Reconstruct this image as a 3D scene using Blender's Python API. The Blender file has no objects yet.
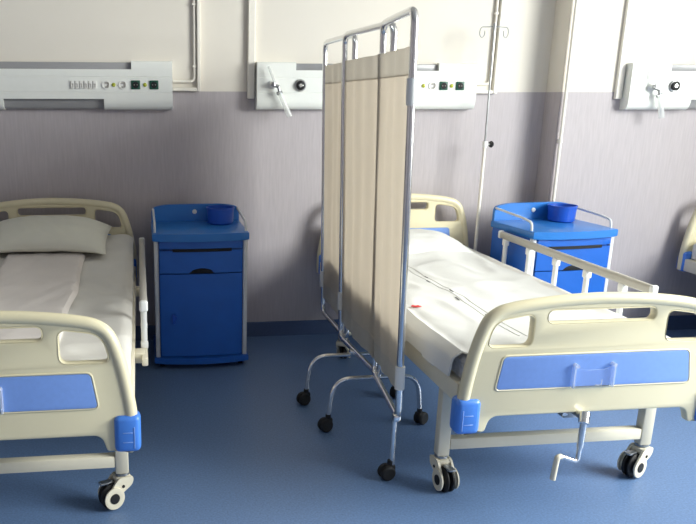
import bpy, bmesh, math, random
from mathutils import Vector, Matrix, noise
random.seed(7)
PI = math.pi
SC = bpy.context.scene
COL = SC.collection

# ------------------------------------------------------------------ camera
cd = bpy.data.cameras.new('camera'); cam = bpy.data.objects.new('camera', cd); COL.objects.link(cam)
YAW, PITCH, ROLL = math.radians(6.426), math.radians(14.588), math.radians(0.05)
fw = Vector((math.sin(YAW)*math.cos(PITCH), math.cos(YAW)*math.cos(PITCH), -math.sin(PITCH)))
rt = Vector((math.cos(YAW), -math.sin(YAW), 0)); up = rt.cross(fw)
rt, up = rt*math.cos(ROLL)+up*math.sin(ROLL), up*math.cos(ROLL)-rt*math.sin(ROLL)
M = Matrix((rt, up, -fw)).transposed().to_4x4(); M.translation = Vector((0, -4.2462, 1.4417))
cam.matrix_world = M
cd.sensor_fit = 'HORIZONTAL'; cd.sensor_width = 36; cd.lens = 715.05/696*36
cd.shift_x = (348-221.3)/696; cd.shift_y = (286.3-262)/696
cd.clip_start = .05
SC.camera = cam

# ------------------------------------------------------------------ daylight and exposure
W = bpy.data.worlds.new('sky'); SC.world = W; W.use_nodes = True
wb = W.node_tree.nodes['Background']; wb.inputs[0].default_value = (.80, .90, 1.0, 1); wb.inputs[1].default_value = 1.2
def area(name, loc, rot, sx, sy, power, col):
    l = bpy.data.lights.new(name, 'AREA'); l.shape = 'RECTANGLE'; l.size = sx; l.size_y = sy
    l.energy = power; l.color = col
    o = bpy.data.objects.new(name, l); COL.objects.link(o); o.location = loc; o.rotation_euler = rot
    return o
# daylight coming through the window of the right wall (outside the panes)
area('daylight', (4.85, -3.4, 2.4), (0, math.radians(64), 0), 2.1, 3.1, 490, (1, .985, .96))
SC.view_settings.view_transform = 'Standard'; SC.view_settings.look = 'None'
SC.view_settings.gamma = 1; SC.view_settings.use_curve_mapping = False
SC.view_settings.exposure = 0.39

# ------------------------------------------------------------------ materials
def srgb(r, g, b):
    f = lambda c: (c/255/12.92) if c/255 <= .04045 else ((c/255+.055)/1.055)**2.4
    return (f(r), f(g), f(b), 1)
def mat(name, c, rough=.5, metal=0, var=.06, scale=30, bump=0, bscale=200, spec=.5, coat=0, stretch=None, trans=0, alpha=1, sss=0):
    m = bpy.data.materials.new(name); m.use_nodes = True; nt = m.node_tree; n = nt.nodes; L = nt.links
    p = n['Principled BSDF']; p.inputs['Roughness'].default_value = rough; p.inputs['Metallic'].default_value = metal
    p.inputs['Specular IOR Level'].default_value = spec
    p.inputs['Coat Weight'].default_value = coat
    p.inputs['Transmission Weight'].default_value = trans; p.inputs['Alpha'].default_value = alpha
    tc = n.new('ShaderNodeTexCoord'); src = tc.outputs['Object']
    if stretch:
        mp = n.new('ShaderNodeMapping'); mp.inputs['Scale'].default_value = stretch; L.new(src, mp.inputs[0]); src = mp.outputs[0]
    nz = n.new('ShaderNodeTexNoise'); nz.inputs['Scale'].default_value = scale; nz.inputs['Detail'].default_value = 4; L.new(src, nz.inputs['Vector'])
    cr = n.new('ShaderNodeValToRGB'); cr.color_ramp.elements[0].position = .3; cr.color_ramp.elements[1].position = .7
    cr.color_ramp.elements[0].color = tuple(max(0, x*(1-var)) for x in c[:3])+(1,)
    cr.color_ramp.elements[1].color = tuple(min(1, x*(1+var)) for x in c[:3])+(1,)
    L.new(nz.outputs['Fac'], cr.inputs[0]); L.new(cr.outputs[0], p.inputs['Base Color'])
    if bump:
        nb = n.new('ShaderNodeTexNoise'); nb.inputs['Scale'].default_value = bscale; nb.inputs['Detail'].default_value = 3; L.new(src, nb.inputs['Vector'])
        b = n.new('ShaderNodeBump'); b.inputs['Strength'].default_value = bump; b.inputs['Distance'].default_value = .002
        L.new(nb.outputs['Fac'], b.inputs['Height']); L.new(b.outputs[0], p.inputs['Normal'])
    return m
MT = {}
MT['floor'] = mat('blue_speckled_vinyl', srgb(97, 124, 164), .42, var=.2, scale=130, bump=.08, bscale=300)
MT['skirting'] = mat('dark_blue_vinyl_skirting', srgb(66, 86, 122), .45, var=.1, scale=200)
MT['upper'] = mat('off_white_wall_paint', srgb(227, 221, 210), .75, var=.012, scale=3, bump=.06, bscale=140)
MT['lower'] = mat('lilac_grey_wall_covering', srgb(182, 175, 178), .6, var=.06, scale=22, bump=.12, bscale=90, stretch=(5, 5, .35))
MT['ceiling'] = mat('bounce_cutting_grey_ceiling', srgb(176, 174, 170), .8, var=.01)  # unseen ceiling, darkened to cut the bounce light
MT['white_plastic'] = mat('white_panel_plastic', srgb(236, 238, 233), .38, var=.01)
MT['trunking'] = mat('cream_white_trunking', srgb(240, 235, 224), .45, var=.015)
MT['diffuser'] = mat('grey_lamp_diffuser', srgb(150, 150, 152), .3, var=.03, scale=80, stretch=(.2, 1, 3))
MT['green'] = mat('dark_green_socket_plastic', srgb(8, 78, 60), .4, var=.05)
MT['dark'] = mat('black_rubber', srgb(20, 20, 22), .6, var=.1)
MT['recess_shade'] = mat('painted_recess_shade', srgb(8, 9, 14), .7, var=.05)  # near-black colour standing for the shade inside grooves and recesses
MT['lime'] = mat('yellow_green_indicator', srgb(176, 182, 60), .4, var=.03)
MT['mark'] = mat('grey_socket_marking', srgb(160, 156, 150), .5, var=.03)
MT['chrome'] = mat('polished_chrome', (.80, .80, .80, 1), .2, 1, var=.02)
MT['steel'] = mat('dull_grey_steel', (.42, .43, .44, 1), .32, 1, var=.04)
MT['alu'] = mat('anodised_aluminium_rail', srgb(190, 186, 176), .34, .35, var=.03, stretch=(1, .1, 1), scale=60)
MT['cream'] = mat('cream_moulded_plastic', srgb(226, 217, 184), .34, var=.015, scale=6, coat=.15)
MT['creamwhite'] = mat('cream_white_painted_steel', srgb(224, 217, 196), .4, var=.015)
MT['blue_panel'] = mat('cornflower_blue_panel', srgb(122, 158, 226), .42, var=.03, scale=60)
MT['bumper'] = mat('bright_blue_bumper_plastic', srgb(74, 134, 226), .34, var=.03, coat=.2)
MT['cab'] = mat('cobalt_blue_abs_plastic', srgb(30, 98, 192), .4, var=.04, scale=10, bump=.05, bscale=260, coat=.1)
MT['cabtop'] = mat('mid_blue_abs_plastic', srgb(40, 118, 198), .36, var=.03, scale=10, coat=.15)
MT['bowl'] = mat('deep_blue_bowl_plastic', srgb(26, 84, 190), .35, var=.03)
MT['stile'] = mat('pale_grey_corner_post', srgb(214, 217, 220), .45, 0, var=.03)
MT['white'] = mat('white_plastic_fitting', srgb(236, 236, 232), .4, var=.01)
MT['linen'] = mat('white_cotton_linen', srgb(220, 220, 217), .85, var=.015, scale=8, bump=.25, bscale=420)
MT['sheet'] = mat('grey_white_cotton_sheet', srgb(222, 219, 212), .85, var=.02, scale=8, bump=.25, bscale=420)
MT['pillow'] = mat('ivory_pillow_cotton', srgb(226, 225, 212), .85, var=.02, scale=8, bump=.25, bscale=420)
MT['pink'] = mat('pale_pinkish_blanket_cotton', srgb(224, 217, 212), .88, var=.02, scale=8, bump=.35, bscale=300)
MT['ticking'] = mat('grey_flowered_mattress_ticking', srgb(204, 206, 212), .8, var=.24, scale=38, bump=.1, bscale=300)
MT['thread'] = mat('dark_printed_hem_mark', srgb(104, 104, 104), .8, var=.2, scale=90)
MT['hemline'] = mat('grey_hem_seam', srgb(200, 199, 196), .85, var=.05)
MT['red'] = mat('red_laundry_mark', srgb(206, 38, 40), .7, var=.05)
def cloth_mat(name, c, tr):
    m = mat(name, c, .85, var=.03, scale=14, bump=.2, bscale=500)
    nt = m.node_tree; p = nt.nodes['Principled BSDF']; out = nt.nodes['Material Output']
    t = nt.nodes.new('ShaderNodeBsdfTranslucent'); t.inputs[0].default_value = c
    mx = nt.nodes.new('ShaderNodeMixShader'); mx.inputs[0].default_value = tr
    nt.links.new(p.outputs[0], mx.inputs[1]); nt.links.new(t.outputs[0], mx.inputs[2]); nt.links.new(mx.outputs[0], out.inputs[0])
    return m
MT['curtain'] = cloth_mat('beige_screen_cloth', srgb(226, 219, 208), .6)
MT['hem'] = cloth_mat('grey_beige_screen_hem', srgb(218, 213, 204), .55)
def clear_mat(name, c, a, rough=.05):
    m = bpy.data.materials.new(name); m.use_nodes = True; nt = m.node_tree; n = nt.nodes
    for x in list(n): n.remove(x)
    out = n.new('ShaderNodeOutputMaterial'); t = n.new('ShaderNodeBsdfTransparent'); t.inputs[0].default_value = c
    g = n.new('ShaderNodeBsdfPrincipled'); g.inputs['Base Color'].default_value = c; g.inputs['Roughness'].default_value = rough
    mx = n.new('ShaderNodeMixShader'); mx.inputs[0].default_value = a
    nt.links.new(t.outputs[0], mx.inputs[1]); nt.links.new(g.outputs[0], mx.inputs[2]); nt.links.new(mx.outputs[0], out.inputs[0])
    return m
MT['acrylic'] = clear_mat('clear_acrylic', (.96, .98, 1, 1), .04)
MT['acrylic_edge'] = clear_mat('clear_acrylic_edge', (.95, .97, 1, 1), .30)
MT['glass'] = clear_mat('window_glass', (.97, .99, .98, 1), .06, .02)
MT['tubing'] = clear_mat('cloudy_plastic_tubing', (.96, .97, .96, 1), .4, .15)

# ------------------------------------------------------------------ mesh helpers
def box(bm, c, s, bev=0, seg=2, rot=None):
    ret = bmesh.ops.create_cube(bm, size=1); vs = ret['verts']
    bmesh.ops.scale(bm, vec=s, verts=vs)
    if bev:
        es = list({e for v in vs for e in v.link_edges})
        r = bmesh.ops.bevel(bm, geom=es, offset=min(bev, min(s)*.49), segments=seg, affect='EDGES', profile=.5)
        vs = list({v for f in r['faces'] for v in f.verts} | {v for v in vs if v.is_valid})
    if rot is not None: bmesh.ops.rotate(bm, cent=(0, 0, 0), matrix=rot, verts=vs)
    bmesh.ops.translate(bm, vec=c, verts=vs)
    return vs
def box2(bm, a, b, bev=0, seg=2):
    return box(bm, [(a[i]+b[i])/2 for i in range(3)], [abs(b[i]-a[i]) for i in range(3)], bev, seg)
def cyl(bm, a, b, r, r2=None, n=20, cap=True):
    a, b = Vector(a), Vector(b); d = b-a; q = Vector((0, 0, 1)).rotation_difference(d).to_matrix()
    r2 = r if r2 is None else r2
    A = []; B = []
    for i in range(n):
        t = 2*PI*i/n; o = q @ Vector((math.cos(t), math.sin(t), 0))
        A.append(bm.verts.new(a+o*r)); B.append(bm.verts.new(b+o*r2))
    for i in range(n): bm.faces.new((A[i], A[(i+1) % n], B[(i+1) % n], B[i]))
    if cap: bm.faces.new(A[::-1]); bm.faces.new(B)
def rpath(pts, rad, seg=6):
    """polyline with rounded corners"""
    pts = [Vector(p) for p in pts]; out = [pts[0]]
    for i in range(1, len(pts)-1):
        p = pts[i]; d1 = pts[i-1]-p; d2 = pts[i+1]-p
        r = min(rad, d1.length*.49, d2.length*.49)
        a = p+d1.normalized()*r; b = p+d2.normalized()*r
        for k in range(seg+1):
            t = k/seg; out.append(a*(1-t)**2+p*2*t*(1-t)+b*t*t)
    out.append(pts[-1]); return out
def tube(bm, pts, r, n=10, closed=False, flat=1.0):
    pts = [Vector(p) for p in pts]; N = len(pts); rings = []
    prev = None
    for i, p in enumerate(pts):
        if closed: d = pts[(i+1) % N]-pts[i-1]
        else: d = pts[min(i+1, N-1)]-pts[max(i-1, 0)]
        d.normalize()
        if prev is None:
            u = d.orthogonal().normalized()
            for cand in (Vector((0, 1, 0)), Vector((0, 0, 1))):
                if abs(d.dot(cand)) < .9: u = (cand-d*d.dot(cand)).normalized(); break
        else: u = (prev-d*prev.dot(d)).normalized()
        prev = u; v = d.cross(u)
        rr = r[i] if isinstance(r, (list, tuple)) else r
        rings.append([bm.verts.new(p+(u*math.cos(2*PI*k/n)+v*math.sin(2*PI*k/n)*flat)*rr) for k in range(n)])
    M_ = N if closed else N-1
    for i in range(M_):
        A = rings[i]; B = rings[(i+1) % N]
        for k in range(n): bm.faces.new((A[k], A[(k+1) % n], B[(k+1) % n], B[k]))
    if not closed: bm.faces.new(rings[0][::-1]); bm.faces.new(rings[-1])
def lathe(bm, prof, c, n=28, axis=None):
    """profile (radius, height) revolved; closed at r=0 ends"""
    q = Vector((0, 0, 1)).rotation_difference(Vector(axis)).to_matrix() if axis else Matrix.Identity(3)
    rings = []
    for r, h in prof:
        if r < 1e-6: rings.append([bm.verts.new(Vector(c)+q @ Vector((0, 0, h)))])
        else: rings.append([bm.verts.new(Vector(c)+q @ Vector((r*math.cos(2*PI*k/n), r*math.sin(2*PI*k/n), h))) for k in range(n)])
    for A, B in zip(rings, rings[1:]):
        for k in range(n):
            k2 = (k+1) % n
            if len(A) == 1 and len(B) == 1: continue
            if len(A) == 1: bm.faces.new((A[0], B[k2], B[k]))
            elif len(B) == 1: bm.faces.new((A[k], A[k2], B[0]))
            else: bm.faces.new((A[k], A[k2], B[k2], B[k]))
def prism(bm, poly, z0, z1, f=lambda x, y, z: (x, y, z)):
    """polygon (x,y) extruded z0..z1, mapped through f"""
    A = [bm.verts.new(f(x, y, z0)) for x, y in poly]; B = [bm.verts.new(f(x, y, z1)) for x, y in poly]
    n = len(poly)
    for i in range(n): bm.faces.new((A[i], A[(i+1) % n], B[(i+1) % n], B[i]))
    bm.faces.new(A[::-1]); bm.faces.new(B)
def rpoly(pts, seg=6):
    """closed polygon with (x,y,radius) corners"""
    n = len(pts); out = []
    for i in range(n):
        p = Vector(pts[i][:2]); a = Vector(pts[i-1][:2])-p; b = Vector(pts[(i+1) % n][:2])-p
        r = min(pts[i][2], a.length*.49, b.length*.49)
        if r <= 0: out.append((p.x, p.y)); continue
        s = p+a.normalized()*r; e = p+b.normalized()*r
        for k in range(seg+1):
            t = k/seg; q = s*(1-t)**2+p*2*t*(1-t)+e*t*t; out.append((q.x, q.y))
    return out
def curve_plate(loops, half, bev):
    """filled 2D outline with holes, rounded edges; mesh in the x-z plane, thickness along y"""
    cu = bpy.data.curves.new('plate', 'CURVE'); cu.dimensions = '2D'; cu.fill_mode = 'BOTH'
    cu.extrude = max(half-bev, 1e-4); cu.bevel_depth = bev; cu.bevel_resolution = 2; cu.offset = -bev
    for lp in loops:
        s = cu.splines.new('POLY'); s.points.add(len(lp)-1); s.use_cyclic_u = True
        for q, (x, y) in zip(s.points, lp): q.co = (x, y, 0, 1)
    o = bpy.data.objects.new('plate', cu); COL.objects.link(o)
    dg = bpy.context.evaluated_depsgraph_get(); dg.update()
    me = bpy.data.meshes.new_from_object(o.evaluated_get(dg))
    bpy.data.objects.remove(o); bpy.data.curves.remove(cu)
    bm = bmesh.new(); bm.from_mesh(me); bpy.data.meshes.remove(me)
    for v in bm.verts: x, y, z = v.co; v.co = (x, -z, y)
    bmesh.ops.remove_doubles(bm, verts=bm.verts, dist=1e-5)
    return bm
def thicken(b, th):
    """give an open surface thickness th against its normals"""
    b.normal_update(); vs = list(b.verts); fs = list(b.faces); edges = [e for e in b.edges if e.is_boundary]
    cp = {v: b.verts.new(v.co-v.normal*th) for v in vs}
    for f in fs: b.faces.new([cp[v] for v in reversed(f.verts)])
    for e in edges:
        l = e.link_loops[0]; v1, v2 = l.vert, l.link_loop_next.vert
        b.faces.new((v2, v1, cp[v1], cp[v2]))
def obj(name, bm, m, parent=None, smooth=True, sub=0, xf=None):
    if xf is not None: bm.transform(xf)
    bmesh.ops.recalc_face_normals(bm, faces=bm.faces)
    me = bpy.data.meshes.new(name); bm.to_mesh(me); bm.free()
    me.materials.append(MT[m])
    if smooth:
        me.polygons.foreach_set('use_smooth', [True]*len(me.polygons))
        try: me.set_sharp_from_angle(angle=math.radians(38))
        except Exception: pass
    o = bpy.data.objects.new(name, me); COL.objects.link(o)
    if parent: o.parent = parent
    if sub:
        md = o.modifiers.new('sub', 'SUBSURF'); md.levels = sub; md.render_levels = sub
    return o
def B(): return bmesh.new()
def thing(name, label, cat, loc=(0, 0, 0), rz=0, group=None):
    o = bpy.data.objects.new(name, None); o.empty_display_size = .1; COL.objects.link(o)
    o.location = loc; o.rotation_euler = (0, 0, rz); o['label'] = label; o['category'] = cat
    if group: o['group'] = group
    return o
def tag(o, label, cat, group=None):
    o['label'] = label; o['category'] = cat
    if group: o['group'] = group
    return o
def struct(name, bm, m, parent=None, smooth=False):
    o = obj(name, bm, m, parent, smooth)
    if not parent: o['kind'] = 'structure'
    return o
def dup(root, loc, rz, label, name=None):
    def cp(o, par):
        c = o.copy(); COL.objects.link(c); c.parent = par
        for ch in kids.get(o.name, []): cp(ch, c)
        return c
    kids = {}
    for o in list(bpy.data.objects):
        if o.parent: kids.setdefault(o.parent.name, []).append(o)
    r = cp(root, None); r.location = loc; r.rotation_euler = (0, 0, rz); r['label'] = label
    return r

# ------------------------------------------------------------------ room shell
XL, XR, YF, ZC = -4.6, 4.42, -7.4, 3.5
XS, YS = 2.46, -.16            # the wall steps forward here
ZB = 1.49                      # top of the lilac wall covering
b = B(); box2(b, (XL-.1, YF-.1, -.1), (XR+.2, .1, 0)); struct('floor', b, 'floor')
b = B(); box2(b, (XL-.1, YF-.1, ZC), (XR+.2, .1, ZC+.1)); struct('ceiling', b, 'ceiling')
b = B(); box2(b, (XL, 0, ZB), (XS, .1, ZC)); struct('wall_back', b, 'upper')
b = B(); box2(b, (XL, -.002, 0), (XS, .1, ZB)); struct('wall_back_lower', b, 'lower')
b = B(); box2(b, (XS, YS, ZB), (XR, .1, ZC)); struct('wall_back_right', b, 'upper')
b = B(); box2(b, (XS-.002, YS-.002, 0), (XR, .1, ZB)); struct('wall_back_right_lower', b, 'lower')
def skirting(name, x0, x1, y):
    b = B(); prism(b, [(0, 0), (-.012, 0), (-.012, .006), (-.008, .088), (-.004, .093), (0, .093)], x0, x1, lambda p, q, z: (z, y+p, q))
    struct(name, b, 'skirting')
skirting('baseboard_back', XL, XS-.012, -.002); skirting('baseboard_back_right', XS-.01, XR, YS-.002)
b = B(); box2(b, (XS-.014, YS-.012, 0), (XS-.002, -.012, .093)); struct('baseboard_side', b, 'skirting')
b = B(); box2(b, (XL-.1, YF, ZB), (XL, .1, ZC)); struct('wall_left', b, 'lower')  # unseen wall, set far out and darkened to cut bounce
b = B(); box2(b, (XL-.1, YF, 0), (XL+.002, .1, ZB)); struct('wall_left_lower', b, 'lower')
b = B(); box2(b, (XL-.1, YF-.1, ZB), (XR+.1, YF, ZC)); struct('wall_front', b, 'lower')  # unseen wall, upper part also darkened to cut bounce
b = B(); box2(b, (XL-.1, YF-.1, 0), (XR+.1, YF+.002, ZB)); struct('wall_front_lower', b, 'lower')
# right wall with its window opening
WZ0, WZ1 = 1.05, 3.2
WINS = ((-4.9, -1.9),)
def rightwall(name, x0, m, za, zb):
    b = B()
    ys = [YF] + [y for w in WINS for y in w] + [.1]
    if zb <= WZ0 or za >= WZ1: box2(b, (x0, YF, za), (XR+.1, .1, zb))
    else:
        for k in range(0, len(ys), 2): box2(b, (x0, ys[k], za), (XR+.1, ys[k+1], zb))
    struct(name, b, m)
rightwall('wall_right_base', XR-.002, 'lower', 0, WZ0); rightwall('wall_right_lower', XR-.002, 'lower', WZ0, ZB)
rightwall('wall_right', XR, 'upper', ZB, WZ1); rightwall('wall_right_top', XR, 'upper', WZ1, ZC)
for i, (y0, y1) in enumerate(WINS):
    b = B(); t = .06
    box2(b, (XR+.02, y0, WZ0), (XR+.08, y0+t, WZ1)); box2(b, (XR+.02, y1-t, WZ0), (XR+.08, y1, WZ1))
    box2(b, (XR+.02, y0, WZ0), (XR+.08, y1, WZ0+t)); box2(b, (XR+.02, y0, WZ1-t), (XR+.08, y1, WZ1))
    ym = (y0+y1)/2; box2(b, (XR+.02, ym-t/2, WZ0+t), (XR+.08, ym+t/2, WZ1-t))
    w = struct('window_%d' % (i+1), b, 'white_plastic')
    b = B(); box2(b, (XR+.045, y0+t, WZ0+t), (XR+.052, y1-t, WZ1-t)); struct('pane', b, 'glass', w)
    b = B(); box2(b, (XR-.12, y0-.05, WZ0-.04), (XR+.02, y1+.05, WZ0), .008); struct('window_sill', b, 'white_plastic', w)

# ------------------------------------------------------------------ pipes and trunking on the wall
def trunk(name, label, runs, extra=None, group='white cable trunking on the wall'):
    b = B()
    for a, c in runs: box2(b, a, c, .004, 1)
    o = obj(name, b, 'trunking'); tag(o, label, 'cable trunking', group)
    return o
o = trunk('cable_trunking', 'white trunking dropping down and turning to the right end of the left bed panel',
      [((.336, -.03, 1.49), (.356, 0, ZC)), ((.196, -.03, 1.491), (.336, 0, 1.511))])
b = B(); tube(b, rpath([(.322, -.012, ZC-.002), (.322, -.012, 1.545), (.198, -.012, 1.545)], .03), .008)
for z in (2.3, 1.95, 1.62): box2(b, (.31, -.022, z), (.334, 0, z+.015), .003, 1)
obj('cable_conduit', b, 'trunking', o)
o = trunk('cable_trunking', 'flat white trunking dropping from the ceiling to the left end of the middle bed panel',
      [((.626, -.028, 1.45), (.668, 0, ZC))])
o = trunk('cable_trunking', 'white trunking behind the drip pole, turning left to the end of the middle bed panel',
      [((2.108, -.03, 1.48), (2.135, 0, ZC)), ((1.984, -.03, 1.481), (2.108, 0, 1.501))])
b = B(); tube(b, rpath([(2.092, -.012, ZC-.002), (2.092, -.012, 1.537), (1.985, -.012, 1.537)], .03), .008)
for z in (2.3, 1.925): box2(b, (2.08, -.022, z), (2.104, 0, z+.015), .003, 1)
obj('cable_conduit', b, 'trunking', o)
o = trunk('cable_trunking', 'flat white trunking dropping from the ceiling to the left end of the right bed panel',
      [((2.79, YS-.022, 1.45), (2.832, YS, ZC))])
b = B(); cyl(b, (2.476, -.185, 0), (2.476, -.185, ZC), .0095)
for z in (.35, 1.2, 2.3): cyl(b, (2.476, -.185, z), (2.476, -.185, z+.02), .0125); box2(b, (2.47, -.185, z), (2.482, YS, z+.02))
tag(obj('wall_pipe', b, 'trunking'), 'thin white vertical pipe on the wall corner behind the right bedside cabinet', 'pipe')

# ------------------------------------------------------------------ bed head panels
def headpanel(label, x0, x1, y, top, low, socks, whites, leds, switches, gases):
    """x in room coordinates; y = wall plane. top/low: spans of lamp strips"""
    t = thing('bed_head_panel', label, 'wall panel', (x0, y, 1.39), 0, 'bed head service panels')
    D = .075; L = x1-x0
    b = B()
    z = lambda v: v-1.39
    prism(b, [(0, z(1.448)), (-D, z(1.448)), (-D, z(1.480)), (-D+.003, z(1.481)), (-D+.003, z(1.484)), (-D, z(1.485)), (-D, z(1.564)), (-D+.003, z(1.565)), (-D+.003, z(1.568)), (-D, z(1.569)), (-D, z(1.607)), (0, z(1.607))],
          0, L, lambda p, q, s: (s, p, q))
    def band(spans, prof):
        for a, c in spans:
            if c-a > .002: prism(b, prof, a, c, lambda p, q, s: (s, p, q))
    T = [(0, z(1.607)), (-D, z(1.607)), (-D, z(1.640)), (-D+.004, z(1.648)), (-D+.012, z(1.652)), (0, z(1.652))]
    Lw = [(0, 0), (-.045, 0), (-.058, .006), (-.068, .018), (-D, .04), (-D, z(1.448)), (0, z(1.448))]
    a, c = top; band([(0, a-x0), (c-x0, L)], T)
    a2, c2 = low; band([(0, a2-x0), (c2-x0, L)], Lw)
    obj('housing', b, 'white_plastic', t)
    b = B(); box2(b, (a-x0, -D+.022, z(1.607)), (c-x0, 0, z(1.645)), .004)
    obj('reading_lamp_strip', b, 'diffuser', t)
    b = B(); prism(b, [(0, .006), (-.035, .006), (-.046, .02), (-.05, .058), (0, .058)], a2-x0, c2-x0, lambda p, q, s: (s, p, q))
    obj('lower_lamp_strip', b, 'diffuser', t)
    zc = z(1.524)
    for x in socks:
        b = B(); box(b, (x-x0, -D-.003, zc), (.05, .008, .048), .003)
        s = obj('green_socket', b, 'green', t)
        b = B(); cyl(b, (x-x0, -D-.006, zc), (x-x0, -D-.0085, zc), .018); obj('socket_well_shade', b, 'recess_shade', s)  # black disc paints the shade inside the socket
        b = B()
        for dx in (-.008, .008): cyl(b, (x-x0+dx, -D-.0085, zc), (x-x0+dx, -D-.0095, zc), .0028, n=8)
        obj('contact', b, 'mark', s)
    for x in whites:
        b = B(); lathe(b, [(.023, 0), (.023, .004), (.020, .005), (.019, .001), (0, .001)], (x-x0, -D, zc), 24, (0, -1, 0)); s = obj('white_socket', b, 'white', t)
        b = B(); box(b, (x-x0+.004, -D-.003, zc+.010), (.02, .004, .006), .001); box(b, (x-x0+.012, -D-.003, zc), (.006, .004, .024), .001); box(b, (x-x0+.004, -D-.003, zc-.012), (.02, .004, .006), .001)
        obj('socket_slot', b, 'mark', s)
    for x in leds:
        b = B(); lathe(b, [(.011, 0), (.011, .004), (.007, .007), (0, .008)], (x-x0, -D, zc), 16, (0, -1, 0)); obj('indicator', b, 'lime', t)
    for x, n in switches:
        b = B()
        for k in range(n): box(b, (x-x0+(k-(n-1)/2)*.024, -D-.002, zc), (.021, .008, .042), .002)
        s = obj('switch_block', b, 'white', t)
        b = B()
        for k in range(n):
            xx = x-x0+(k-(n-1)/2)*.024
            box(b, (xx-.009, -D-.005, zc), (.0025, .004, .04)); box(b, (xx, -D-.006, zc+.004), (.011, .003, .003))
            box(b, (xx+.003, -D-.006, zc-.006), (.003, .003, .018))
        obj('switch_marking', b, 'mark', s)
    for x in gases:
        b = B(); lathe(b, [(.034, 0), (.034, .006), (.03, .01), (.0, .01)], (x-x0, -D, zc), 28, (0, -1, 0)); g = obj('gas_outlet', b, 'steel', t)
        b = B(); lathe(b, [(.026, 0), (.026, .008), (.02, .012), (.013, .012), (.013, .004), (0, .004)], (x-x0, -D-.009, zc), 24, (0, -1, 0)); obj('outlet_ring', b, 'dark', g)
        b = B(); lathe(b, [(.012, 0), (.010, .009), (.0, .009)], (x-x0, -D-.012, zc), 16, (0, -1, 0)); box(b, (x-x0, -D-.024, zc), (.03, .004, .007), .001, rot=None); obj('outlet_valve', b, 'chrome', g)
    return t
headpanel('long white service panel on the wall above the left bed', -2.0, .193, 0, (-1.75, -.034), (-.739, -.19),
          [-.012, .090], [-.176, -.085], [-.133, .040], [(-.262, 3), (-.335, 3)], [])
headpanel('white service panel on the wall half behind the folding screen', .674, 1.98, 0, (.897, 1.743), (1.10, 1.55),
          [1.777, 1.877], [1.709], [1.655, 1.826], [], [.923])
headpanel('white service panel on the wall at the right edge, right of the vertical pipe', 2.838, 4.5, YS, (3.078, 4.3), (3.232, 3.9),
          [3.95, 4.05], [3.86], [4.0], [], [3.11])
def flowmeter(label, x, y, z, top, bot):
    t = thing('oxygen_flowmeter', label, 'flowmeter', (x, y, z), 0, 'plugged-in oxygen flowmeters')
    b = B(); lathe(b, [(.024, 0), (.024, .008), (.014, .012), (.012, .03), (.0, .03)], (0, 0, 0), 20, (0, -1, 0)); obj('plug', b, 'white', t)
    b = B(); cyl(b, (-.012, -.035, .002), (.03, -.035, -.012), .010); cyl(b, (.028, -.035, -.012), (.036, -.035, -.042), .008); lathe(b, [(.0, -.012), (.014, -.012), (.014, .01), (0, .012)], (0, -.035, .004), 16); cyl(b, (.02, -.035, -.05), (.05, -.035, -.04), .01)
    obj('valve_body', b, 'steel', t)
    b = B(); cyl(b, (.006, -.04, .01), (top[0], -.03, top[1]), .009, .007); obj('float_tube', b, 'tubing', t)
    b = B(); cyl(b, (.034, -.035, -.04), (bot[0], -.03, bot[1]), .013, .016)
    obj('outlet_tube', b, 'tubing', t)
    return t
flowmeter('oxygen flowmeter with slanting clear tubes on the middle bed panel', .762, -.075, 1.527, (-.03, .10), (.098, -.175))
flowmeter('oxygen flowmeter with upright clear tubes on the right bed panel', 2.965, YS-.075, 1.515, (-.012, .105), (.075, -.17))

# ------------------------------------------------------------------ hospital bed
BL = 1.995                                  # headboard plane to footboard plane
HB = .082                                   # headboard sits this much higher
def mirror(h): return h+[(-x, z) for x, z in reversed(h)]
OUT = [(-.457, .345), (-.460, .42), (-.453, .50), (-.432, .62), (-.408, .700), (-.392, .735), (-.366, .757), (-.33, .771), (-.24, .785), (-.12, .796), (0, .799)]
def smooth_half(p, it=1):
    for _ in range(it):
        q = [p[0]]
        for a, c in zip(p, p[1:]): q += [(a[0]*.75+c[0]*.25, a[1]*.75+c[1]*.25), (a[0]*.25+c[0]*.75, a[1]*.25+c[1]*.75)]
        q.append(p[-1]); p = q
    return p
RIM = smooth_half(OUT, 2)
RIMF = RIM+[(-x, z) for x, z in reversed(RIM[:-1])]
def board_loops():
    bottom = rpoly([(.463, .335, .006), (.378, .335, .012), (.362, .392, .05), (-.362, .392, .05), (-.378, .335, .012), (-.463, .335, .006)], 5)
    outer = [p for p in RIMF if p[1] > .345]+[p for p in bottom]
    win = lambda s: [(s*x, z) for x, z in rpoly([(.240, .642, .03), (.398, .642, .028), (.376, .735, .05), (.240, .756, .03)], 6)]
    slot = rpoly([(-.194, .720, .0235), (.194, .720, .0235), (.194, .767, .0235), (-.194, .767, .0235)], 6)
    return [outer, win(1), win(-1), slot]
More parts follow.
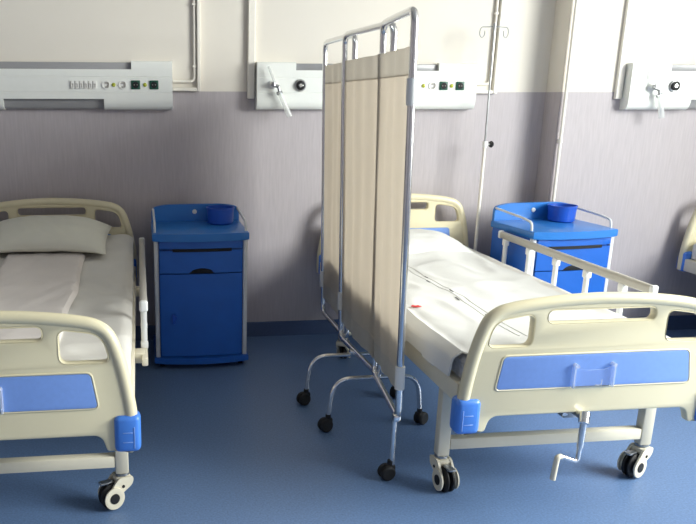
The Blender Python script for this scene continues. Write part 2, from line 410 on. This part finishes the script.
def make_board(name, y, dz, parent, front, holder):
    bm = curve_plate(board_loops(), .015, .006)
    tube(bm, [(x, 0, z) for x, z in RIMF], .022, 12)
    # raised frame moulding around windows, slot and panel
    for lp in board_loops()[1:]: tube(bm, [(x, 0, z) for x, z in lp], .0158, 8, True, .22)
    pan = rpoly([(-.358, .488, .02), (.358, .488, .02), (.338, .612, .02), (-.338, .612, .02)], 5)
    for s in (-1, 1): tube(bm, [(x, s*.0145, z) for x, z in pan], .004, 6, True)
    bm.transform(Matrix.Translation((0, y, dz)))
    bd = obj(name, bm, 'cream', parent)
    for s in (-1, 1):
        p = curve_plate([rpoly([(-.353, .492, .016), (.353, .492, .016), (.334, .608, .016), (-.334, .608, .016)], 5)], .003, .001)
        p.transform(Matrix.Translation((0, y+s*.0155, dz))); obj('colour_panel', p, 'blue_panel', bd)
    if holder:
        h = B(); yy = y+front*.019
        outl = [(-.072, .494), (.072, .494), (.072, .570), (.055, .566), (.03, .556), (-.03, .556), (-.055, .566), (-.072, .570)]
        prism(h, outl, yy+front*.012, yy+front*.015, lambda p, q, s: (p-.012, s, q))
        for sx in (-1, 1): box2(h, (-.012+sx*.072-.004, yy-front*.001, .492), (-.012+sx*.072+.004, yy+front*.016, .574), .0015, 1); cyl(h, (-.012+sx*.068, yy, .572), (-.012+sx*.068, yy+front*.02, .572), .007, n=10)
        box2(h, (-.084, yy-front*.001, .490), (.060, yy+front*.016, .496)); box2(h, (-.007, yy+front*.015, .5), (.017, yy+front*.017, .503)); box2(h, (.014, yy+front*.015, .5), (.017, yy+front*.017, .52))
        ho = obj('card_holder', h, 'acrylic', bd, smooth=False); ho.data.materials.append(MT['acrylic_edge'])
        for f in ho.data.polygons:
            if abs(f.center.x+.012) > .064 or f.area < 4e-4: f.material_index = 1
    return bd
def castor(parent, x, y, ang, top=.135):
    """swivel castor; ang = direction the wheel trails, about z"""
    X = Matrix.Translation((x, y, 0)) @ Matrix.Rotation(ang, 4, 'Z') @ Matrix.Diagonal((.90, .86, 1, 1))
    b = B(); cyl(b, (0, 0, top-.022), (0, 0, top), .024, .02); cyl(b, (0, 0, top-.012), (0, 0, top-.004), .03)
    stem = obj('castor', b, 'steel', parent, xf=X)
    b = B()
    side = rpoly([(-.034, .118, .012), (.03, .122, .014), (.05, .10, .02), (.085, .05, .018), (.072, .022, .02), (.04, .024, .02), (.026, .055, .02), (-.03, .088, .014)], 4)
    for s in (-1, 1): prism(b, [(p, q) for p, q in side], s*.026, s*.036, lambda p, q, r: (p, r, q))
    box2(b, (-.03, -.03, .092), (.036, .03, .12), .01)
    obj('fork', b, 'creamwhite', stem, xf=X)
    for s in (-1, 1):
        b = B(); lathe(b, [(0, -.010), (.036, -.010), (.044, -.007), (.05, -.003), (.05, .003), (.044, .007), (.036, .010), (0, .010)], (.052, s*.0125, .05), 28, (0, 1, 0)); obj('tyre', b, 'dark', stem, xf=X)
    for s in (-1, 1):
        b = B(); lathe(b, [(0, .0), (.042, .0), (.042, .006), (.034, .008), (.02, .005), (0, .005)], (.052, s*.036, .05), 28, (0, s, 0))
        obj('wheel_disc', b, 'creamwhite', stem, xf=X)
        b = B(); lathe(b, [(0, 0), (.02, 0), (.02, .003), (0, .004)], (.052, s*.041, .05), 20, (0, s, 0)); obj('hub_cap', b, 'dark', stem, xf=X)
        b = B(); cyl(b, (.012, s*.036, .088), (.012, s*.039, .088), .006, n=10); obj('axle_screw', b, 'dark', stem, xf=X)
    b = B(); box(b, (.075, 0, .105), (.05, .032, .008), .003, rot=None); box(b, (.055, 0, .098), (.03, .02, .02), .004)
    obj('brake_pedal', b, 'steel', stem, xf=X)
def make_bed(label):
    t = thing('hospital_bed', label, 'bed', (0, 0, 0), 0, 'cream and blue hospital beds')
    yh, yf = BL/2, -BL/2
    make_board('headboard', yh, HB, t, -1, False)
    make_board('footboard', yf, 0, t, -1, True)
    # corner bumpers
    for sx in (-1, 1):
        for y, dz, s in ((yf, 0, -1), (yh, HB, 1)):
            b = B(); box2(b, (sx*.402, y+s*.03, .334+dz), (sx*(.488 if s < 0 else .472), y-s*.036, .462+dz), .018, 3)
            o = obj('corner_bumper', b, 'bumper', t)
            b = B()
            for zz in (.372, .405): box2(b, (sx*.43, y+s*.0312, zz+dz-.002), (sx*.462, y+s*.0295, zz+dz+.002), .0008, 1)
            box2(b, (sx*.467-.002, y+s*.0312, .35+dz), (sx*.467+.002, y+s*.0295, .425+dz), .0008, 1)
            obj('moulded_line', b, 'blue_panel', o)
    # frame
    b = B()
    for sx in (-1, 1): box2(b, (sx*.430, yf+.03, .425), (sx*.468, yh-.03, .50), .006)
    for y in (yf+.06, 0, yh-.06): box2(b, (-.44, y-.02, .425), (.44, y+.02, .49), .004)
    obj('frame', b, 'creamwhite', t)
    b = B()
    for k in range(9): box2(b, (-.44, yf+.12+k*.2, .492), (.44, yf+.27+k*.2, .502), .003, 1)
    for k in range(8): box2(b, (-.30, yf+.26+k*.2, .488), (.30, yf+.33+k*.2, .496), .003, 1)
    obj('base_platform', b, 'creamwhite', t)
    yl = (yf+.225, yh-.40)
    for sx in (-1, 1):
        for y in yl:
            b = B(); box2(b, (sx*.390, y-.021, .13), (sx*.437, y+.021, .43), .005); obj('leg', b, 'creamwhite', t)
    for y in yl: b = B(); box2(b, (-.389, y-.02, .156), (.389, y+.02, .200), .004); obj('stretcher', b, 'creamwhite', t)
    return t, yl
def add_rail(t, sx):
    """folding side rail on side sx"""
    x = sx*.507; y0, y1 = BL/2-.365, -BL/2+.475
    b = B(); box2(b, (x-.012, y1-.02, .446), (x+.012, y0+.08, .478), .006)
    for y in (y1+.06, y0-.1): box2(b, (sx*.466, y-.03, .44), (x, y+.03, .484), .004)
    r = obj('side_rail', b, 'creamwhite', t)
    b = B(); box2(b, (x-.014, y1-.06, .682), (x+.014, y0+.03, .722), .011, 3); obj('top_bar', b, 'alu', r)
    for y in (y1-.065, y0+.035):
        b = B(); box(b, (x, y, .702), (.032, .022, .045), .009, 3); obj('end_cap', b, 'white', r)
    for k in range(5):
        y = y0-.025-k*.253
        b = B(); cyl(b, (x, y, .47), (x, y, .675), .0125, n=14)
        box(b, (x, y, .667), (.03, .034, .04), .007); box(b, (x, y, .488), (.03, .034, .03), .007)
        obj('rail_post', b, 'white', r)
def add_crank(t, x):
    yf = -BL/2
    b = B(); box2(b, (x-.035, yf+.01, .36), (x+.035, yf+.05, .42), .004); cyl(b, (x, yf-.03, .388), (x, yf+.2, .388), .012)
    c = obj('crank', b, 'steel', t)
    b = B(); cyl(b, (x-.055, yf, .39), (x-.035, yf, .39), .014); cyl(b, (x+.012, yf-.035, .40), (x-.002, yf-.055, .37), .018)
    obj('pivot', b, 'chrome', c)
    b = B(); tube(b, rpath([(x+.008, yf-.04, .39), (x-.002, yf-.05, .222), (x-.075, yf-.055, .252)], .02), .008); cyl(b, (x+.009, yf-.04, .385), (x+.003, yf-.046, .275), .011)
    obj('crank_arm', b, 'chrome', c)
    b = B(); tube(b, rpath([(x-.068, yf-.055, .25), (x-.085, yf-.06, .25), (x-.092, yf-.06, .165)], .02), .0095)
    obj('crank_grip', b, 'creamwhite', c)
X1, X2, X3, YB = -.5085, 1.531, 3.78, -.0947-BL/2
bed2, yl = make_bed('hospital bed with white covers right of the folding screen')
bed2.location = (X2, YB, 0)
add_rail(bed2, 1); add_crank(bed2, -.042)
bed1 = dup(bed2, (X1, YB-.0, 0), 0, 'hospital bed at the left edge, left of the first blue cabinet')
bed3 = dup(bed2, (X3, YB+.0-.17, 0), 0, 'hospital bed at the right edge, only its headboard corner in view')
A_ = math.radians
for t, angs in ((bed2, (-84, -158, 60, 60)), (bed1, (-100, -155, 90, 90)), (bed3, (-90, -90, 90, 90))):
    for (sx, y), a in zip(((-1, yl[0]), (1, yl[0]), (-1, yl[1]), (1, yl[1])), angs): castor(t, sx*.414, y, A_(a))

# ------------------------------------------------------------------ mattresses and linen
def n3(x, y, s, seed=0): return noise.noise(Vector((x*s+seed, y*s-seed, seed*.37)))
def mattress(label, X, Y, ztop, tilt, m='sheet', seed=1, x1=.44, wr=1):
    """draped mattress: rounded box grid; tilt raises the head end"""
    y0, y1 = -BL/2+.05, BL/2-.045
    b = B(); nx, ny = 60, 130; th = ztop-.504
    bmesh.ops.create_grid(b, x_segments=nx, y_segments=ny, size=1)
    for v in b.verts:
        u, w = v.co.x, v.co.y
        yy = (y0+y1)/2+w*(y1-y0)/2; xx = u*x1
        head = max(0, (yy-.15)/(y1-.15))
        z = ztop+tilt*head+wr*(.0035*n3(xx, yy, 9, seed)+.008*max(0, .35-abs(n3(xx*.7-yy*.5, yy*1.1+xx*.9, 4.5, seed+3))))
        e = max(0, abs(u)-.9)/.1; e2 = max(0, abs(w)-.96)/.04
        z -= .02*(e*e+e2*e2)
        v.co = (xx+.004*n3(yy, z, 12, seed)*(abs(u) > .97), yy, z)
    r = bmesh.ops.extrude_edge_only(b, edges=[e for e in b.edges if e.is_boundary])
    lo = [g for g in r['geom'] if isinstance(g, bmesh.types.BMVert)]
    for v in lo: v.co.z = .504; v.co.x *= .995
    bmesh.ops.holes_fill(b, edges=[e for e in b.edges if e.is_boundary])
    t = obj('mattress', b, m); tag(t, label, 'mattress', 'mattresses'); t.location = (X, Y, 0)
    return t
def pillow(label, loc, rot, sx, sy, sz, seed, m='pillow', droop=.02):
    b = B(); nx, ny = 36, 24; verts = {}
    for side in (1, -1):
        for i in range(nx+1):
            for j in range(ny+1):
                u, w = i/nx*2-1, j/ny*2-1
                if side == -1 and (i in (0, nx) or j in (0, ny)): continue
                h = max(0, (1-abs(u)**2.6))**.55*max(0, (1-abs(w)**2.4))**.6
                pinch = 1-.07*(1-abs(u)**2)*abs(w)**6-.0
                pin2 = 1-.05*(1-abs(w)**2)*abs(u)**6
                z = side*h*sz*(1 if side > 0 else .55)+(.006*n3(u*2, w*2, 2.2, seed)+.007*n3(u*6+w*3, w*2, 1.4, seed+5))*h-droop*u*u*abs(u)
                verts[side, i, j] = b.verts.new((u*sx*pin2, w*sy*pinch, z))
    g = lambda s, i, j: verts.get((s, i, j)) or verts[1, i, j]
    for s in (1, -1):
        for i in range(nx):
            for j in range(ny): b.faces.new((g(s, i, j), g(s, i+1, j), g(s, i+1, j+1), g(s, i, j+1)))
    t = obj('pillow', b, m, sub=1); tag(t, label, 'pillow', 'pillows'); t.location = loc; t.rotation_euler = rot
    return t
def sheet_from(fn, nu, nv, th):
    """fn(u,v) in 0..1 -> point; solid cloth of thickness th"""
    b = B(); g = [[b.verts.new(fn(i/nu, j/nv)) for j in range(nv+1)] for i in range(nu+1)]
    for i in range(nu):
        for j in range(nv): b.faces.new((g[i][j], g[i+1][j], g[i+1][j+1], g[i][j+1]))
    bmesh.ops.recalc_face_normals(b, faces=b.faces)
    if sum(f.normal.z for f in b.faces) < 0: bmesh.ops.reverse_faces(b, faces=b.faces)
    thicken(b, th)
    return b
# left bed: grey-white sheet, ivory pillow, folded pinkish blanket lying lengthwise
M1H = .095
mattress('grey-white sheeted mattress on the left bed', X1, YB, .602, M1H, 'sheet', 2, .458, 2.6)
pillow('large ivory pillow against the left headboard', (X1-.012, -.366, .738), (A_(8), 0, A_(-2)), .35, .245, .082, 3, droop=.034)
def blanket1(u, v):
    x = X1+(-.190+.40*u)+.012*n3(v*3, u, 2, 4); y = -.56-v*1.44
    yy = y-YB; head = max(0, (yy-.15)/(BL/2-.045-.15))
    z = .602+M1H*head+.030+.005*n3(u*2, v*8, 1.6, 8)+.004*n3(u*5+v*9, v*4, 1.5, 11)
    e = max(0, abs(u-.5)*2-.88)/.12; z -= .019*e*e
    return (x, y, z)
o = obj('folded_blanket', sheet_from(blanket1, 24, 60, .008), 'pink'); tag(o, 'pale pinkish folded blanket lying lengthwise down the left bed', 'blanket')
# right bed: ticking mattress with sheet, white pillow, white cover with printed hem
m2 = mattress('sheeted mattress with flowered grey ticking on the bed behind the screen', X2, YB, .585, 0, 'ticking', 5)
def sheet2(u, v):
    x = -.436+.872*u; y = BL/2-.043-v*(BL-.20)
    e = max(0, abs(u-.5)*2-.9)/.1
    z = .594-.02*e*e+.003*n3(x*2, y, 7, 5)
    return (x, y, z)
obj('fitted_sheet', sheet_from(sheet2, 30, 50, .003), 'sheet', m2)
pillow('white pillow under the cover of the bed behind the screen', (X2-.02, -.340, .640), (A_(4), 0, A_(2)), .345, .215, .07, 9, 'linen')
def zc(x, y):      # height of the cover above the right bed, x,y in bed coordinates
    yy = y+YB; z = .603
    dx = max(0, 1-abs((x+.02)/.36)**3)
    if yy > -.75: z += .056*max(0, 1-min(1, max(0, (-.40-yy)/.26)))**1.4*dx**.6
    z += .006*n3(x*3, y*1.2, 2.2, 21)+.006*abs(n3(x*4+y, y*2.4, 1.6, 23))+.016*max(0, n3(x*1.5-.3, y*1.1, 2.2, 27))+.022*max(0, .3-abs(n3(x*1.2+y*.8, y*.8-x, 3.5, 33)))
    return z
def cover2(u, v):
    s = -.60+.92*u               # across the bed; below -.44 the cloth hangs down the side
    y = BL/2-.375-v*(BL-.375-.085+.03*math.sin(u*9))
    if s < -.44:
        k = min(1, (-.44-s)/.05); d = -.44-s
        z = zc(-.44, y)-max(0, d*.72-.004)*1.0; x = -.44-.045*math.sin(k*PI/2)+.006*n3(y*3, s*4, 2, 31)*k
        z = max(z, .507)
    else:
        x = s; z = zc(x, y)
        e = max(0, -.38-s)/.06; z -= .010*e*e
    return (x, y, z)
cv = obj('bed_cover', sheet_from(cover2, 60, 90, .006), 'linen'); tag(cv, 'white cover with a grey printed hem line on the bed behind the screen', 'bed cover')
cv.location = (X2, YB, 0)
def strip(path, w, lift, z=zc):
    b = B()
    P_ = [Vector((x, y, z(x, y)+lift)) for x, y in path]; A1 = []; A2 = []
    for i, p in enumerate(P_):
        d = (P_[min(i+1, len(P_)-1)]-P_[max(i-1, 0)]); d.z = 0; d.normalize(); nrm = Vector((-d.y, d.x, 0))*w/2
        A1.append(b.verts.new(p+nrm)); A2.append(b.verts.new(p-nrm))
    for i in range(len(P_)-1): b.faces.new((A1[i], A1[i+1], A2[i+1], A2[i]))
    bmesh.ops.recalc_face_normals(b, faces=b.faces); thicken(b, .0015)
    return b
def lin(a, c, n=30): return [(a[0]+(c[0]-a[0])*i/n, a[1]+(c[1]-a[1])*i/n) for i in range(n+1)]
for dx in (0, .03):
    obj('hem_line', strip(lin((-.19+dx, .45), (-.165+dx, -.80), 60), .004, .0015), 'hemline', cv)
hb = strip(lin((-.40, .60), (.18, .605)), .005, .0015); obj('hem_line', hb, 'hemline', cv)
for k, y in enumerate((.33, .12, .02, -.17, -.3, -.52)):
    dx = .03*(k % 2); obj('printed_mark', strip(lin((-.188+dx, y), (-.187+dx, y-.035), 3), .006, .003), 'thread', cv)
for x in (-.11, .12): obj('printed_mark', strip(lin((x, .602), (x+.05, .604), 3), .010, .003), 'thread', cv)
rm = strip([(-.422, -.395), (-.41, -.402), (-.398, -.402), (-.386, -.395)], .02, .004); obj('red_mark', rm, 'red', cv)
# third bed
mattress('grey-white mattress on the bed at the right edge', X3, YB-.17, .60, .03, 'sheet', 12)

# ------------------------------------------------------------------ bedside cabinets
def bow(x, hw, d=.02): return -d*(1-(x/hw)**2)
def bowed(b, x0, x1, yb, yf, z0, z1, d=.02, hw=.25, n=16, bev=0):
    """box whose front bows outwards"""
    poly = [(x0, yb)]+[(x1, yb)][::1]
    pts = [(x1-(x1-x0)*k/n, yf+bow(x1-(x1-x0)*k/n, hw, d)) for k in range(n+1)]
    prism(b, poly+pts, z0, z1)
    if bev:
        es = [e for e in b.edges if abs(e.verts[0].co.z-e.verts[1].co.z) < 1e-6]
        bmesh.ops.bevel(b, geom=es, offset=bev, segments=2, affect='EDGES', profile=.5)
def make_cabinet(label):
    t = thing('bedside_cabinet', label, 'cabinet', (0, 0, 0), 0, 'blue bedside cabinets')
    hw, yb, yf = .247, .205, -.195
    b = B(); box2(b, (-hw+.004, yf+.014, .05), (hw-.004, yb, .695), .006)
    obj('body', b, 'cab', t)
    for sx in (-1, 1):
        b = B(); box2(b, (sx*hw, yf-.002, .05), (sx*(hw-.024), yf+.03, .697), .006, 3); obj('corner_post', b, 'stile', t)
    # worktop with raised back and lips
    b = B(); bowed(b, -.254, .254, yb, yf-.012, .695, .735, .030, .252, 18, .007)
    tp = obj('top', b, 'cabtop', t)
    b = B()
    bk = rpoly([(-.25, .73, 0), (.25, .73, 0), (.25, .815, .03), (.17, .832, .06), (-.17, .832, .06), (-.25, .815, .03)], 6)
    prism(b, bk, yb-.022, yb, lambda p, q, s: (p, s, q))
    obj('back_panel', b, 'cabtop', t)
    b = B(); lathe(b, [(.013, 0), (.013, .005), (.008, .009), (0, .009)], (-.005, yb-.022, .790), 18, (0, -1, 0)); obj('white_stud', b, 'white', t)
    for sx in (-1, 1):
        b = B(); tube(b, rpath([(sx*.24, yb-.015, .806), (sx*.24, yf+.12, .790), (sx*.24, yf+.035, .778), (sx*.24, yf+.03, .733)], .03), .0065)
        obj('gallery_rail', b, 'stile', t)
    # pull-out shelf, drawer and door
    b = B(); bowed(b, -.219, .219, yf+.02, yf-.004, .655, .692, .02, .25, 14, .003)
    sh = obj('pull_out_shelf', b, 'cab', t)
    b = B(); bowed(b, -.15, .16, yf, yf-.008, .640, .6555, .0215, .25, 14); obj('groove_shade', b, 'recess_shade', sh)  # dark strip painted in for the shadow line below the shelf
    n = 20
    b = B()
    # drawer front: bowed face with a half-round grip cut in its lower edge
    def face(b, x0, x1, z0, z1, cut=None):
        xs = [x0+(x1-x0)*k/40 for k in range(41)]
        lo = lambda x: z0+(cut[1]*math.sqrt(max(0, 1-((x-cut[0])/cut[2])**2)) if cut and abs(x-cut[0]) < cut[2] else 0)
        F = [[b.verts.new((x, yf-.003+bow(x, .25)+dy, z)) for x in xs] for dy in (0, .02) for z in (0,)]
        rows = []
        for dy in (0, .02):
            a = [b.verts.new((x, yf-.004+bow(x, .25)+dy, lo(x))) for x in xs]; c = [b.verts.new((x, yf-.004+bow(x, .25)+dy, z1)) for x in xs]; rows.append((a, c))
        for v in [v for r in F for v in r]: b.verts.remove(v)
        (a, c), (a2, c2) = rows
        for k in range(40):
            b.faces.new((a[k], a[k+1], c[k+1], c[k])); b.faces.new((a2[k+1], a2[k], c2[k], c2[k+1]))
            b.faces.new((c[k], c[k+1], c2[k+1], c2[k])); b.faces.new((a[k+1], a[k], a2[k], a2[k+1]))
        b.faces.new((a[0], c[0], c2[0], a2[0])); b.faces.new((a[-1], a2[-1], c2[-1], c[-1]))
    face(b, -.219, .219, .526, .645, (.003, .026, .062)); dr = obj('drawer', b, 'cab', t)
    b = B(); box2(b, (-.064, yf-.02, .522), (.071, yf-.012+.03, .556), .002); obj('grip_recess_shade', b, 'recess_shade', dr)  # black block behind the grip cut, its shade put into the colour
    b = B(); face(b, -.219, .219, .068, .520); d = obj('door', b, 'cab', t)
    b = B(); cyl(b, (-.145, yf-.012, .285), (-.145, yf-.03, .285), .012); box(b, (-.15, yf-.03, .28), (.018, .012, .05), .004)
    obj('door_catch', b, 'bowl', d)
    b = B(); bowed(b, -.256, .256, yb, yf-.016, .030, .062, .034, .25, 18, .006); obj('base', b, 'cab', t)
    for sx in (-1, 1):
        for y in (yf+.03, yb-.04):
            b = B(); cyl(b, (sx*.215-.012, y, .016), (sx*.215+.012, y, .016), .016, n=16); cyl(b, (sx*.215, y, .016), (sx*.215, y, .03), .008, n=8); obj('castor', b, 'dark', t)
    return t
cab1 = make_cabinet('blue bedside cabinet between the left bed and the folding screen')
C1 = (.313, -.505+.205); cab1.location = (*C1, 0); cab1.scale = (1.022, 1, 1.03)
R2 = A_(5.17); C2 = (2.350-math.sin(R2)*.205, -.6462+math.cos(R2)*.205)
cab2 = dup(cab1, (*C2, 0), R2, 'blue bedside cabinet behind the raised rail, in front of the vertical pipe')
def bowl(label, x, y):
    b = B(); lathe(b, [(0, .0), (.066, .0), (.073, .006), (.078, .086), (.082, .088), (.082, .094), (.075, .094), (.068, .010), (0, .008)], (0, 0, 0), 40)
    o = obj('washbowl', b, 'bowl'); tag(o, label, 'bowl', 'blue bowls on the cabinets'); o.location = (x, y, .7355*1.03)
bowl('round blue bowl on the cabinet next to the left bed', C1[0]+.136, C1[1]+.098)
bowl('round blue bowl on the cabinet behind the raised bed rail', C2[0]+.125*math.cos(R2)-.098*math.sin(R2), C2[1]+.125*math.sin(R2)+.098*math.cos(R2))

# ------------------------------------------------------------------ folding screen
scr = thing('folding_screen', 'three-panel chrome ward screen with beige cloth beside the right bed', 'screen', (1.0, -1.1, 0))
O = Vector((1.0, -1.1, 0))
ZT, ZL = 1.735, .262
LEAN = ((.042, .026), (.044, .026), (.046, .038))
PAN = [((.985, -.37), (1.000, -.865)), ((.960, -.835), (1.000, -1.385)), ((.970, -1.345), (.918, -1.815))]
def panel(a, c, i):
    a = Vector((*a, 0))-O; c = Vector((*c, 0))-O; d = (c-a).normalized(); nrm = Vector((-d.y, d.x, 0))
    v = lambda p, z: p+Vector((((LEAN[i][0] if (p-a).length < (p-c).length else LEAN[i][1])*(ZT-z)/(ZT-ZL)) if True else 0, 0, z))
    b = B()
    p = rpath([v(a, ZL), v(a, ZT), v(c, ZT), v(c, ZL)], .055, 8)
    q = rpath([v(c, ZL), v(a, ZL)], .05)
    mid = (v(a, ZL)+v(c, ZL))/2
    loop = rpath([mid, v(a, ZL), v(a, ZT), v(c, ZT), v(c, ZL), mid], .05, 8)
    tube(b, loop[:-1], .0135, 12, True)
    fr = obj('panel_frame', b, 'chrome', scr)
    if True:
        for z, e in (((1.47, c), (.43, c)) if i == 2 else ((.455, a),)):
            b = B(); cyl(b, v(e, z-.045), v(e, z+.045), .0185, n=16); obj('cloth_clip', b, 'white', fr)
    w = (c-a).length
    def fn(z0, z1, off):
        def f(u, vv):
            s = (-.022+u*(w+.010)) if i == 2 else .012+u*(w-.024)
            z = z0+(z1-z0)*vv
            edge = math.sin(u*PI)**.5
            k = (.006*math.sin(u*7+i)+.007*n3(u*2.2, z*1.4, 2, 40+i)+.004*math.sin(u*23+z*2))*edge+off
            k -= .019*max(0, 1-u*3)*min(1, .25+u*22) if i == 2 else (.028*u if i == 1 else 0)
            P_ = a+d*s+nrm*k; t = s/w; return (P_.x+(LEAN[i][0]*(1-t)+LEAN[i][1]*t)*(ZT-z)/(ZT-ZL), P_.y, z)
        return f
    def cl(z0, z1, th, off=0): 
        b = B(); f = fn(z0, z1, off); nu, nv = 40, 50
        g = [[b.verts.new(f(x/nu, y/nv)) for y in range(nv+1)] for x in range(nu+1)]
        for x in range(nu):
            for y in range(nv): b.faces.new((g[x][y], g[x+1][y], g[x+1][y+1], g[x][y+1]))
        bmesh.ops.recalc_face_normals(b, faces=b.faces); thicken(b, th)
        return b
    cl_o = obj('cloth_panel', cl(.431, 1.53, .002), 'curtain', scr)
    obj('hem_band', cl(1.526, 1.62, .004, .001), 'hem', cl_o)
    obj('lower_hem', cl(.345, .436, .004, .001), 'hem', cl_o)
for i, (a, c) in enumerate(PAN): panel(a, c, i)
def small_castor(x, y, ang, top, parent):
    X = Matrix.Translation((x-O.x, y-O.y, 0)) @ Matrix.Rotation(ang, 4, 'Z')
    b = B()
    for s in (-1, 1): lathe(b, [(0, -.011), (.024, -.011), (.03, -.006), (.031, 0), (.03, .006), (.024, .011), (0, .011)], (.014, s*.0125, .031), 24, (0, 1, 0))
    box2(b, (-.018, -.016, .028), (.02, .016, .064), .008); cyl(b, (0, 0, .05), (0, 0, top), .012, n=12)
    obj('castor', b, 'dark', parent, xf=X)
def foot(m, half, name='foot'):
    """arched cross foot carrying two castors"""
    b = B(); zf = .245; x = m[0]-O.x; y = m[1]-O.y
    pts = rpath([(x-half, y-.008, .07), (x-half+.02, y-.005, zf), (x+half-.02, y+.005, zf), (x+half, y+.008, .07)], .085, 8)
    tube(b, pts, .0105, 12); box(b, (x, y, zf+.012), (.035, .03, .03), .006)
    f = obj('arched_foot', b, 'chrome', scr)
    small_castor(m[0]-half, m[1]-.008, A_(200), .08, f); small_castor(m[0]+half, m[1]+.008, A_(30), .08, f)
foot((1.003, -1.055), .227); foot((1.024, -1.352), .216)
b = B(); cyl(b, (.948-O.x, -1.80-O.y, .06), (.948-O.x, -1.80-O.y, .262), .0105); box(b, (.952-O.x, -1.806-O.y, .262), (.03, .03, .03), .008)
f = obj('end_leg', b, 'chrome', scr); small_castor(.942, -1.80, A_(190), .08, f)

# ------------------------------------------------------------------ drip pole in the bed's socket
ivx, ivy = 2.0185, -.166
iv = thing('drip_pole', 'slim drip pole with two hooks rising behind the bed with white covers', 'drip pole', (ivx, ivy, .40))
b = B(); cyl(b, (0, 0, 0), (0, 0, .80), .0095, n=14); obj('lower_tube', b, 'trunking', iv)
b = B(); cyl(b, (0, 0, .78), (-.006, 0, 1.455), .0055, n=12); obj('upper_tube', b, 'steel', iv)
b = B(); cyl(b, (0, 0, .775), (0, 0, .81), .014, n=14); cyl(b, (.012, 0, .792), (.035, 0, .792), .005, n=10); o = obj('clamp', b, 'white', iv)
b = B(); lathe(b, [(0, 0), (.016, 0), (.02, .01), (.012, .02), (0, .02)], (.03, 0, .792), 16, (1, 0, 0)); obj('clamp_knob', b, 'dark', o)
b = B()
for s in (-1, 1):
    ring = [(-.006+s*(.070+.015*math.sin(a)), 0, 1.415+.028*math.cos(a)) for a in [k*.5 for k in range(0, 11)]]
    tube(b, [(-.006, 0, 1.446), (-.006+s*.04, 0, 1.444)]+ring, .0028, 8)
cyl(b, (-.006, 0, 1.43), (-.006, 0, 1.462), .009, n=12)
obj('hook_bar', b, 'steel', iv)
b = B(); box2(b, (X2+.469-ivx, -.02, .03), (.012, .02, .09), .004); obj('socket_bracket', b, 'creamwhite', iv)
